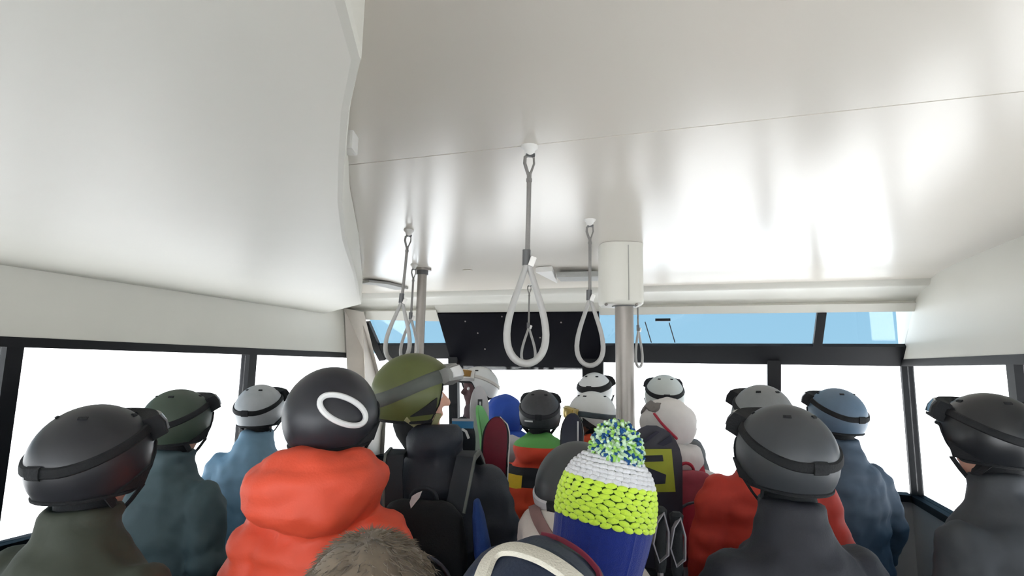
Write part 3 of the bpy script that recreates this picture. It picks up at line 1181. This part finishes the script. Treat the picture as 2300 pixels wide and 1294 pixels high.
def on_dome_px(hd, root, px, py, d):
    """direction on the dome nearest to the pixel's ray"""
    inv = (Matrix.Translation(root.location) @ Matrix.Rotation(root.rotation_euler.z, 4, 'Z') @ hd.m).inverted()
    o = inv @ Vector((0, 0, CAMZ))
    r = (inv.to_3x3() @ ray(px, py)).normalized()
    a_, b_, c_ = [q * hd.k for q in hd.rad]
    o = o - Vector((0, -.008, .018)) * hd.k
    os = Vector((o.x / a_, o.y / b_, o.z / c_)); rs = Vector((r.x / a_, r.y / b_, r.z / c_))
    A, B, C = rs.dot(rs), 2 * os.dot(rs), os.dot(os) - 1
    disc = B * B - 4 * A * C
    t = (-B - math.sqrt(disc)) / (2 * A) if disc > 0 else -B / (2 * A)
    q = os + rs * t
    q.normalize()
    return math.degrees(math.atan2(q.x, q.y)), math.degrees(math.asin(max(-1, min(1, q.z))))


def dome_path(hd, root, pix, d, off):
    out = []
    for px, py in pix:
        az, el = on_dome_px(hd, root, px, py, d)
        out.append((hd.pt(az, el, off), (hd.pt(az, el, off + .01) - hd.pt(az, el, off)).normalized()))
    return out


def dome_ribbon(hd, root, pix, d, width, thick, off=.004):
    pa = dome_path(hd, root, pix, d, off)
    rings = []
    for i, (p, n) in enumerate(pa):
        t = (pa[min(i + 1, len(pa) - 1)][0] - pa[max(i - 1, 0)][0]).normalized()
        s = n.cross(t).normalized()
        w = width / 2
        rings.append([p + s * w - n * thick * .7, p + s * w * .8 + n * thick * .5, p + n * thick * .75, p - s * w * .8 + n * thick * .5, p - s * w - n * thick * .7])
    return MB().rings(rings)


dome_ribbon(hE, rE, pixcurve([(1082, 1306), (1100, 1262), (1128, 1240), (1165, 1238), (1215, 1254), (1262, 1282), (1300, 1312)]), .88, .030, .005).build('cream_stripe', M_CREAMC, hood)
dome_ribbon(hE, rE, pixcurve([(1196, 1222), (1240, 1235), (1285, 1266), (1325, 1305)]), .88, .026, .004).build('slate_panel', M_HOODD, hood)
dome_ribbon(hE, rE, pixcurve([(1215, 1203), (1258, 1218), (1305, 1248), (1338, 1285), (1345, 1310)]), .88, .007, .005).build('wine_piping', M_REDP, hood)

# ---- F: child in the crocheted bobble hat
DF = 1.25
x, d, zc = at(1358, 1150, DF)
_, _, ztop = at(1380, 1025, DF)
rF, hF, sF = person('child in a blue, lime and white crocheted bobble hat', x, d, ztop - .02, yaw=5, headgear=.05, hk=.95, jacket=mat('blue_kids_jacket', (24, 44, 96), rough=.75, vary=.12), collar=1.6)
M_LIME = mat('lime_yarn', (212, 246, 70), rough=.9, vary=.1, scale=120, bump=.5, bscale=700, sheen=.3)
M_WYARN = mat('white_yarn', (222, 222, 226), rough=.9, vary=.08, scale=120, bump=.5, bscale=700, sheen=.3)
M_BYARN = mat('blue_yarn', (10, 36, 122), rough=.9, vary=.15, scale=120, bump=.5, bscale=500, sheen=.2)
M_TEAL = mat('dark_green_lining', (74, 110, 30), rough=.95)
M_PBLUE = mat('bobble_blue_yarn', (18, 74, 130), rough=.9, vary=.1)
hat_root = empty('bobble_hat_tmp')
bpy.data.objects.remove(hat_root)
prof = [(z_, r_ * .96) for z_, r_ in [(-.165, .086), (-.10, .096), (-.04, .106), (.0, .110), (.035, .1085), (.065, .101), (.092, .087), (.112, .067), (.126, .044), (.132, .02)]]


def hat_r(z):
    for (z0, r0), (z1, r1) in zip(prof, prof[1:]):
        if z <= z1:
            return lerp(r0, r1, (z - z0) / (z1 - z0))
    return .01


HM = Matrix.Translation((0, 0, zc)) @ Matrix.Rotation(R(11), 4, 'Y') @ Matrix.Rotation(R(-4), 4, 'X')
mb = MB().rings([[(r * math.cos(a), r * math.sin(a), z) for a in rng(0, 2 * math.pi * 39 / 40, 40)] for z, r in [(z, r - .004) for z, r in prof]])
mb.xf(HM)
hat = mb.build('bobble_hat', M_TEAL, rF)
mb = MB().rings([[((r + .0015 * math.sin(k * 18 * math.pi / 20)) * math.cos(2 * math.pi * k / 80), (r + .0015 * math.sin(k * 18 * math.pi / 20)) * math.sin(2 * math.pi * k / 80), z) for k in range(80)] for z, r in [(-.165, .0835), (-.14, .0885), (-.10, .094), (-.06, .1005), (-.020, .104), (-.010, .100)]])
mb.xf(HM)
mb.build('blue_band', M_BYARN, hat)
rk = random.Random(5)


def stitches(name, z0, z1, rows, n0, material, big=1.0):
    mb = MB()
    for i in range(rows):
        z = lerp(z0, z1, i / (rows - 1))
        r = hat_r(z)
        n = max(10, int(n0 * r / .11))
        dz = (z1 - z0) / (rows - 1)
        slope = math.atan2(hat_r(z - .01) - hat_r(z + .01), .02)
        for k in range(n):
            a = 2 * math.pi * (k + .5 * (i % 2)) / n
            rot = Matrix.Rotation(a, 3, 'Z') @ Matrix.Rotation(-slope, 3, 'Y') @ Matrix.Rotation(rk.uniform(-.25, .25), 3, 'X')
            w = math.pi * r / n
            mb.ell((r * math.cos(a), r * math.sin(a), z + rk.uniform(-.001, .001)), (.0045, w * 1.0 * big, dz * .56 * big), rot, nu=8, nv=5)
    mb.xf(HM)
    o = mb.build(name, material, hat)
    tag(o, kind='stuff')
    return o


stitches('lime_stitches', -.012, .062, 8, 30, M_LIME, 1.07)
stitches('white_stitches', .0705, .128, 8, 44, M_WYARN, 1.4)
# bobble
bc = HM @ Vector((.0, -.016, .130))
bob = MB().ell(bc, (.034, .034, .040)).build('bobble', M_PBLUE, hat)
for nm, m, cnt in (('white_strands', mat('pale_green_yarn', (196, 222, 190), rough=.9, vary=.1), 900), ('lime_strands', mat('bobble_lime_yarn', (150, 200, 96), rough=.9, vary=.1), 480), ('blue_strands', M_PBLUE, 520)):
    mb = MB()
    for k in range(cnt):
        v = Vector((rk.gauss(0, 1), rk.gauss(0, 1), rk.gauss(0, 1))).normalized()
        v2 = (v + Vector((rk.uniform(-.45, .45), rk.uniform(-.45, .45), rk.uniform(-.6, .2)))).normalized()
        sc_ = Vector((.058, .058, .066)) * rk.uniform(.82, 1.06)
        p0 = bc + v * .02
        p1 = bc + Vector((v.x * sc_.x, v.y * sc_.y, v.z * sc_.z)) * .72
        p2 = bc + Vector((v2.x * sc_.x, v2.y * sc_.y, v2.z * sc_.z))
        mb.tube([p0, p1, p2], [.003, .0045, .0034], n=5)
    tag(mb.build(nm, m, bob), kind='stuff')

# ---- G: dark helmet, white jacket
x, d, _ = at(1302, 1085, 1.78)
_, _, top = at(1302, 988, 1.78)
M_WJ = mat('white_jacket', (222, 214, 208), rough=.75, vary=.05, bump=.2)
rG, hG, sG = person('skier in dark grey helmet and white jacket behind the bobble hat', x - .02, d, top, yaw=-12, headgear=.04, hk=1.06, jacket=M_WJ, collar=1.0, hood='down', hood_size=1.25, width=1.0, head_yaw=-22, head_dx=.015)
helmet(rG, hG, mat('charcoal_helmet', (66, 68, 70), rough=.45, vary=.08), goggles=(M_DARKPAD, M_LENSG), strapm=mat('white_goggle_strap', (206, 203, 206), rough=.7), gup=False, strap_w=15, strap_back=-14, vents=False)
bg = backpack(rG, sG, 'mauve strapped rucksack on the white jacket behind the bobble hat', mat('mauve_grey_bag', (128, 112, 112), rough=.8), mat('mauve_pocket', (112, 96, 98), rough=.8), mat('mauve_webbing', (140, 108, 106), rough=.7), w=.26, depth=.13, top=1.34, width=1.0)

q = surf_ribbon(rG, 'jacket', pixcurve([(1196, 1112), (1200, 1140), (1212, 1172), (1236, 1212)]), .034, .006)
if q:
    q.build('shoulder_strap', mat('mauve_webbing', (140, 108, 106)), bg)

# ---- H: black helmet, green and orange jacket
x, d, _ = at(1212, 950, 2.78)
_, _, top = at(1212, 872, 2.78)
mH = mat_bands('banded_ski_jacket', [(0, (24, 26, 32)), (.95, (226, 74, 40)), (1.225, (30, 30, 36)), (1.305, (226, 72, 46)), (1.405, (104, 178, 92))])
rH, hH, sH = person('skier in black helmet and green collared orange jacket', x, d, top, yaw=-6, headgear=.034, hk=.86, jacket=mH, collar=1.3, hood='down', hood_size=.85, width=.95)
hh = helmet(rH, hH, mat('black_helmet_matte', (58, 58, 62), rough=.5, vary=.25, scale=60), goggles=(M_DARKPAD, M_LENSG), strapm=mat('charcoal_strap', (36, 36, 42), rough=.7), gup=True, strap_back=-6)
band(hH, rng(196, 222, 6), lambda a: -18, lambda a: -14, .001, .004).build('white_print', M_WHITEMARK, hh)
q = surf_ribbon(rH, 'jacket', [(1124, 1074), (1142, 1078), (1158, 1082), (1172, 1084)], .06, .004)
if q:
    q.build('yellow_patch', mat('yellow_cloth', (238, 196, 44), rough=.7), rH)

# ---- I: blue hood
x, d, _ = at(1134, 915, 3.25)
_, _, top = at(1134, 887, 3.25)
M_BLUEH = mat('royal_blue_cloth', (36, 78, 178), rough=.7, vary=.1, bump=.2)
mI = mat_bands('blue_white_jacket', [(0, (40, 44, 52)), (1.16, (196, 198, 202)), (1.40, (36, 78, 178))])
rI, hI, sI = person('skier in a royal blue hood and white shouldered jacket', x, d, top, yaw=10, headgear=.03, hk=.95, jacket=mI, collar=1.5, hood='down')
hI.rad = (.122, .14, .134)
dome(hI, rim_hood, thick=.012, wave=.01).build('hood', M_BLUEH, rI)
o = MB().ell((0, -.02, hI.m.translation.z - .12), (.15, .13, .085)).build('hood_neck', M_BLUEH, rI)

# ---- J: white helmet facing left
x, d, _ = at(1076, 870, 3.75)
_, _, top = at(1085, 822, 3.75)
M_WH = mat('white_helmet_shell', (216, 218, 218), rough=.45, vary=.04)
M_MASK = mat('maroon_face_mask', (92, 66, 68), rough=.85, vary=.2, scale=60)
rJ, hJ, sJ = person('skier in white helmet with raised amber goggles, facing left', x, d, top, yaw=40, head_yaw=76, headgear=.036, hk=1.0, jacket=mat('maroon_jacket', (70, 52, 58), rough=.8), collar=1.4, face=M_MASK)
helmet(rJ, hJ, M_WH, goggles=(M_WHITEP, mat('amber_lens', (138, 104, 54), rough=.15, metal=.5)), strapm=mat('pale_strap', (200, 196, 190), rough=.7), gup=True, vents=True)

# ---- L1, L2: white helmets by the mullion
x, d, _ = at(1336, 862, 3.78)
_, _, top = at(1336, 836, 3.78)
rL, hL, sL = person('farther skier in white helmet with black band, beneath the mullion', x, d, top, yaw=-15, headgear=.034, jacket=mat('black_jacket_b', (34, 36, 40), rough=.8), head_yaw=-10, width=.76)
helmet(rL, hL, M_WH, goggles=(M_DARKPAD, M_LENSG), strapm=M_BLACK, gup=True, strap_w=18, strap_back=8)
x, d, _ = at(1334, 915, 3.25)
_, _, top = at(1334, 878, 3.25)
mL2 = mat_bands('orange_black_jacket', [(0, (30, 32, 36)), (1.20, (222, 84, 48)), (1.43, (36, 52, 40))])
rM, hM_, sM = person('skier in white helmet with gold goggles, facing left, orange jacket', x, d, top, yaw=55, head_yaw=25, headgear=.034, hk=.97, jacket=mL2, face=mat('brown_face_mask', (112, 76, 62), rough=.85, vary=.2), collar=.8, width=.78)
helmet(rM, hM_, M_WH, goggles=(mat('gold_frame', (196, 176, 112), rough=.4), mat('gold_lens', (206, 178, 96), rough=.2, metal=.4)), strapm=mat('dark_slate_strap', (62, 72, 78), rough=.7), gup=False, strap_w=14, strap_back=-6)

# ---- M: pale helmet by the right window
x, d, _ = at(1493, 880, 3.45)
_, _, top = at(1493, 840, 3.45)
M_PALEH = mat('pale_grey_helmet', (186, 192, 190), rough=.5, vary=.06)
rN, hN, sN = person('skier in pale grey helmet with black band by the right window', x, d, top, yaw=-10, headgear=.036, jacket=mat('grey_jacket_b', (110, 112, 114), rough=.8), collar=1.3, width=.76)
helmet(rN, hN, M_PALEH, goggles=(M_DARKPAD, M_LENSG), strapm=M_BLACK, gup=True, strap_w=12, strap_back=0)

# ---- N: white hood, red rucksack
x, d, _ = at(1503, 960, 2.8)
_, _, top = at(1503, 893, 2.8)
rO, hO, sO = person('skier in a white hooded jacket leaning behind the snowboard', x, d, top, yaw=8, headgear=.03, jacket=mat('off_white_jacket', (214, 210, 208), rough=.75, vary=.05), collar=1.4, hk=1.0, hood='down', width=1.05)
hO.rad = (.132, .15, .128)
hw = dome(hO, rim_hood, thick=.012, wave=.010).build('hood', mat('off_white_jacket', (214, 210, 208)), rO)
dome_ribbon(hO, rO, pixcurve([(1446, 925), (1452, 905), (1470, 918), (1478, 908)]), 2.8, .05, .008).build('grey_patch', mat('grey_patch', (120, 114, 112), rough=.8), hw)
dome_ribbon(hO, rO, pixcurve([(1470, 930), (1490, 955), (1520, 985)]), 2.8, .012, .008).build('red_drawcord', mat('red_cord', (170, 40, 62), rough=.7), hw)
backpack(rO, sO, 'red and grey rucksack on the white hooded jacket behind the snowboard', mat('grey_red_bag', (150, 62, 74), rough=.8, vary=.4, scale=12), mat('red_pocket', (176, 48, 66), rough=.8), mat('red_webbing', (176, 40, 62), rough=.7), w=.30, depth=.10, top=1.44, bottom=1.0)

# ---- P: dark jacket, lower right; R: red jacket; neighbours that fill the cabin to both sides
def side_skier(label, px, py_top, d, yaw, jacket, shell, strapm=M_BLACK, gup=True, lens=M_LENSG, **kw):
    x, dd, top = at(px, py_top, d)
    r, h, s = person(label, x, dd, top, yaw=yaw, headgear=.036, jacket=jacket, **kw)
    helmet(r, h, shell, goggles=(M_DARKPAD, lens), strapm=strapm, gup=gup)
    return r, h, s


rP, hP, sP = side_skier('skier in black jacket and black helmet at the lower right', 1765, 905, 1.5, 5, mat('black_shell_jacket', (38, 38, 46), rough=.7, vary=.2, bump=.2), mat('graphite_helmet', (60, 62, 66), rough=.45), width=.92)
side_skier('skier in red jacket and grey helmet right of the snowboard', 1712, 862, 2.3, -6, mat('red_jacket', (196, 58, 44), rough=.7, vary=.1), mat('mid_grey_helmet', (120, 122, 124), rough=.45))
side_skier('skier in slate blue jacket near the right end of the cabin', 1880, 870, 2.75, 14, mat('slate_jacket', (70, 84, 100), rough=.75, vary=.12), mat('steel_blue_helmet', (84, 104, 124), rough=.45))
side_skier('skier in charcoal jacket standing by the right side windows', 2225, 880, 1.75, 20, mat('charcoal_jacket', (58, 60, 64), rough=.75, vary=.12), mat('black_helmet_gloss', (36, 37, 40), rough=.3))
side_skier('skier in teal grey jacket by the left side windows', 400, 872, 2.3, -16, mat('teal_grey_jacket', (66, 84, 90), rough=.75, vary=.12), mat('dark_green_helmet', (60, 72, 62), rough=.45))
side_skier('skier in pale blue jacket at the far left corner', 585, 862, 3.0, -4, mat('pale_blue_jacket', (118, 152, 176), rough=.75, vary=.08), mat('silver_helmet', (164, 168, 172), rough=.4))
side_skier('skier in dark olive jacket and black helmet at the far left edge', 215, 905, 1.4, -10, mat('dark_olive_jacket', (62, 66, 56), rough=.8, vary=.15), mat('black_helmet_satin', (42, 42, 46), rough=.4))


# ================================================================== SKIS, BOARD, POLES
def ski(label, px, py_top, d, top_m, base_m, width=.105, yaw=0.0, lean=0.0, tail=False, tip_bend=.05, fwd=0.0):
    p = P(px, py_top, d)
    L = p.z
    root = empty('ski', (p.x, p.y, 0), R(yaw))
    root.rotation_euler = (R(fwd), R(lean), R(yaw))
    tag(root, label, 'ski', 'skis held upright in the crowd')
    rows = []
    ts_ = [i / 20 * .92 for i in range(21)] + [.935, .95, .962, .972, .980, .986, .991, .995, .998, 1.0]
    for t in ts_:
        w = width / 2 * (.80 + .2 * (2 * t - 1) ** 2)
        if t > .93:
            q = (t - .93) / .07
            w *= math.sqrt(max(.02, 1 - q ** 2.1))
        if t < .03:
            w *= .75 + .25 * t / .03
        yb = tip_bend * max(0, (t - .86) / .14) ** 2
        rows.append((t * L, w, yb))
    th = .011
    MB().rings([[(-w, y - th / 2, z), (w, y - th / 2, z), (w, y + th / 2, z), (-w, y + th / 2, z)] for z, w, y in rows]).build('ski_core', base_m, root)
    ts = MB().rings([[(-w * .86, y - th / 2 - .003, z), (w * .86, y - th / 2 - .003, z), (w * .86, y - th / 2 + .001, z), (-w * .86, y - th / 2 + .001, z)] for z, w, y in rows[1:-1]]).build('top_sheet', top_m, root)
    for z, h in ((L * .40, .10), (L * .58, .13)):
        bd = MB().super([(z, .035, .025, -.028), (z + h * .3, .04, .034, -.034), (z + h, .03, .018, -.024)], n=16, e=3).build('binding', M_BOOT, root)
        MB().box((0, -.062, z + h * .4), (.03, .012, h * .3)).build('binding_lever', M_FERRULE, bd, smooth=False, bevel=.003)
    return root, L, ts


M_SKW = mat('pale_grey_ski', (178, 176, 180), rough=.4, vary=.08)
M_EDGE = mat('ski_edge_black', (26, 26, 30), rough=.4)
M_SKG = mat('green_ski', (112, 182, 110), rough=.45, vary=.06)
M_SKM = mat('maroon_ski', (116, 20, 42), rough=.45, vary=.15)
M_SKB = mat('blue_black_ski', (14, 18, 26), rough=.4, vary=.2)
r1, L1, _ = ski('tall pale grey ski with black slot, standing behind olive helmet', 1092, 868, 2.62, M_SKW, M_SKW, width=.092, yaw=8, lean=-1)
MB().box((0.0, -.014, L1 - .085), (.022, .008, .055)).build('slot', M_EDGE, r1, smooth=False, bevel=.003)
MB().box((0.0, -.017, L1 - .085), (.010, .008, .034)).build('slot_inlay', M_SKW, r1, smooth=False, bevel=.002)
ski('narrow green ski edge standing beside the maroon ski', 1091, 912, 2.5, M_SKG, M_SKG, width=.10, yaw=62, lean=.8)
r3, L3, _ = ski('maroon ski with black border and white rim', 1113, 938, 2.42, M_SKM, M_EDGE, width=.125, yaw=-8)
# white rim of the maroon ski tip
rimp = []
for k in range(25):
    t = k / 24
    z = L3 * (.55 + .449 * t)
    tt = z / L3
    w = .0625 * (.80 + .2 * (2 * tt - 1) ** 2)
    if tt > .93:
        w *= math.sqrt(max(.02, 1 - ((tt - .93) / .07) ** 2.4))
    rimp.append((w, .05 * max(0, (tt - .86) / .14) ** 2 - .002, z))
MB().tube(rimp, .004, n=6).build('white_rim', M_WHITEMARK, r3)
r4, L4, _ = ski('black ski with blue tip and white chevron beside olive helmet', 1040, 936, 2.35, M_SKB, M_SKB, width=.115, yaw=4, tip_bend=.0)
MB().box((0, -.0105, L4 - .030), (.088, .006, .032)).build('blue_tip', mat('blue_tip', (46, 118, 168), rough=.4), r4, smooth=False)
z0 = L4 - .086
MB().ribbon([(-.026, -.012, z0), (-.014, -.012, z0 + .028), (0, -.012, z0 + .036), (.014, -.012, z0 + .028), (.026, -.012, z0)], .010, .006, (0, 0, 1)).build('chevron_logo', M_WHITEMARK, r4, smooth=False)
MB().box((0, -.011, L4 - .012), (.09, .008, .010)).build('pale_edge', M_SKW, r4, smooth=False)
r5, L5, _ = ski('navy ski with a thin white line in front of gold goggles', 1284, 930, 2.62, mat('navy_ski', (26, 30, 52), rough=.4, vary=.2), M_EDGE, width=.115, yaw=-12)
MB().box((.03, -.012, L5 * .8), (.007, .006, L5 * .36)).build('white_line', M_WHITEMARK, r5, smooth=False)

# snowboard with lime square
xb, db, zb_ = at(1466, 957, 2.5)
root = empty('snowboard', (xb, db, 0), R(-4))
tag(root, 'dark snowboard with a lime square emblem standing upright', 'snowboard')
rows = []
bt = [.0, .003, .008, .015, .025, .04, .06, .085, .11]
for t in bt + [.11 + .78 * i / 20 for i in range(1, 20)] + [1 - q for q in bt[::-1]]:
    w = .128 * (.9 + .1 * (2 * t - 1) ** 2)
    e = min(t, 1 - t) / .11
    if e < 1:
        w *= math.sqrt(max(.03, 1 - (1 - e) ** 2.2))
    rows.append((t * zb_, w, .02 * max(0, abs(2 * t - 1) - .78) ** 2 * 20))
MB().rings([[(-w, y - .006, z), (w, y - .006, z), (w, y + .006, z), (-w, y + .006, z)] for z, w, y in rows]).build('deck', mat('dark_deck', (56, 54, 66), rough=.55, vary=.2, scale=8), root)
k = zb_


def bpt(px, py):
    q = P(px, py, 2.49) - Vector((xb, db, 0))
    return Vector((q.x, -.0075, q.z))


prism([bpt(1415, 1010), bpt(1508, 1008), bpt(1517, 1104), bpt(1415, 1108)], Vector((0, -.003, 0))).build('lime_emblem', mat('lime_print', (176, 184, 56), rough=.6, vary=.06), root, smooth=False)
prism([bpt(1437, 1024), bpt(1488, 1022), bpt(1490, 1036), bpt(1440, 1038)], Vector((0, -.005, 0))).build('black_wedge', M_EDGE, root, smooth=False)
prism([bpt(1440, 1044), bpt(1496, 1066), bpt(1494, 1086), bpt(1470, 1088)], Vector((0, -.005, 0))).build('black_wedge', mat('dark_print', (44, 44, 60), rough=.6), root, smooth=False)
prism([bpt(1432, 998), bpt(1475, 968), bpt(1482, 970), bpt(1442, 1002)], Vector((0, -.003, 0))).build('navy_stripe', mat('navy_print', (34, 32, 54), rough=.6), root, smooth=False)
prism([bpt(1478, 998), bpt(1506, 978), bpt(1510, 992), bpt(1490, 1002)], Vector((0, -.003, 0))).build('navy_stripe', mat('navy_print', (34, 32, 54)), root, smooth=False)
for z in (.42 * zb_, .58 * zb_):
    b = MB().box((0, -.03, z), (.16, .045, .12)).build('binding', M_BOOT, root, smooth=False, bevel=.012)
    MB().ribbon([(-.085, -.03, z), (-.06, -.10, z), (0, -.12, z), (.06, -.10, z), (.085, -.03, z)], .035, .006, (0, 0, 1)).build('binding_strap', M_BLACK, b)

# ski poles at the right
for px, py, d, lean, lab in ((1477, 1138, 1.42, .2, 'grey ski pole with hanging loop beside the bobble hat'), (1512, 1150, 1.45, .3, 'second ski pole just right of the pole with hanging loop')):
    p = P(px, py, d)
    root = empty('ski_pole', (p.x, p.y, 0))
    root.rotation_euler = (0, R(lean), 0)
    tag(root, lab, 'ski pole', 'ski poles held upright')
    Lp = p.z
    MB().tube([(0, 0, .0), (0, 0, .03), (0, 0, Lp - .13)], [.003, .006, .0075], n=10).build('shaft', mat('pole_shaft', (120, 112, 114), rough=.4, metal=.5), root)
    MB().tube([(0, 0, Lp - .15), (0, 0, Lp - .13), (0, 0, Lp - .03), (0, 0, Lp - .008), (0, 0, Lp)], [.011, .015, .0145, .018, .010], n=12).build('grip', M_BLACK, root)
    MB().tube([(0, 0, .06), (0, 0, .068)], [.024, .02], n=16).build('basket', M_BLACK, root)
    lp = [(.004, -.012, Lp - .01), (-.016, -.03, Lp - .03), (-.026, -.036, Lp - .075), (-.012, -.038, Lp - .115), (.008, -.036, Lp - .10), (.012, -.03, Lp - .05), (.006, -.014, Lp - .012)]
    MB().ribbon(lp, .012, .003, (0, 1, .3)).build('wrist_loop', mat('grey_wrist_loop', (128, 124, 130), rough=.7), root)
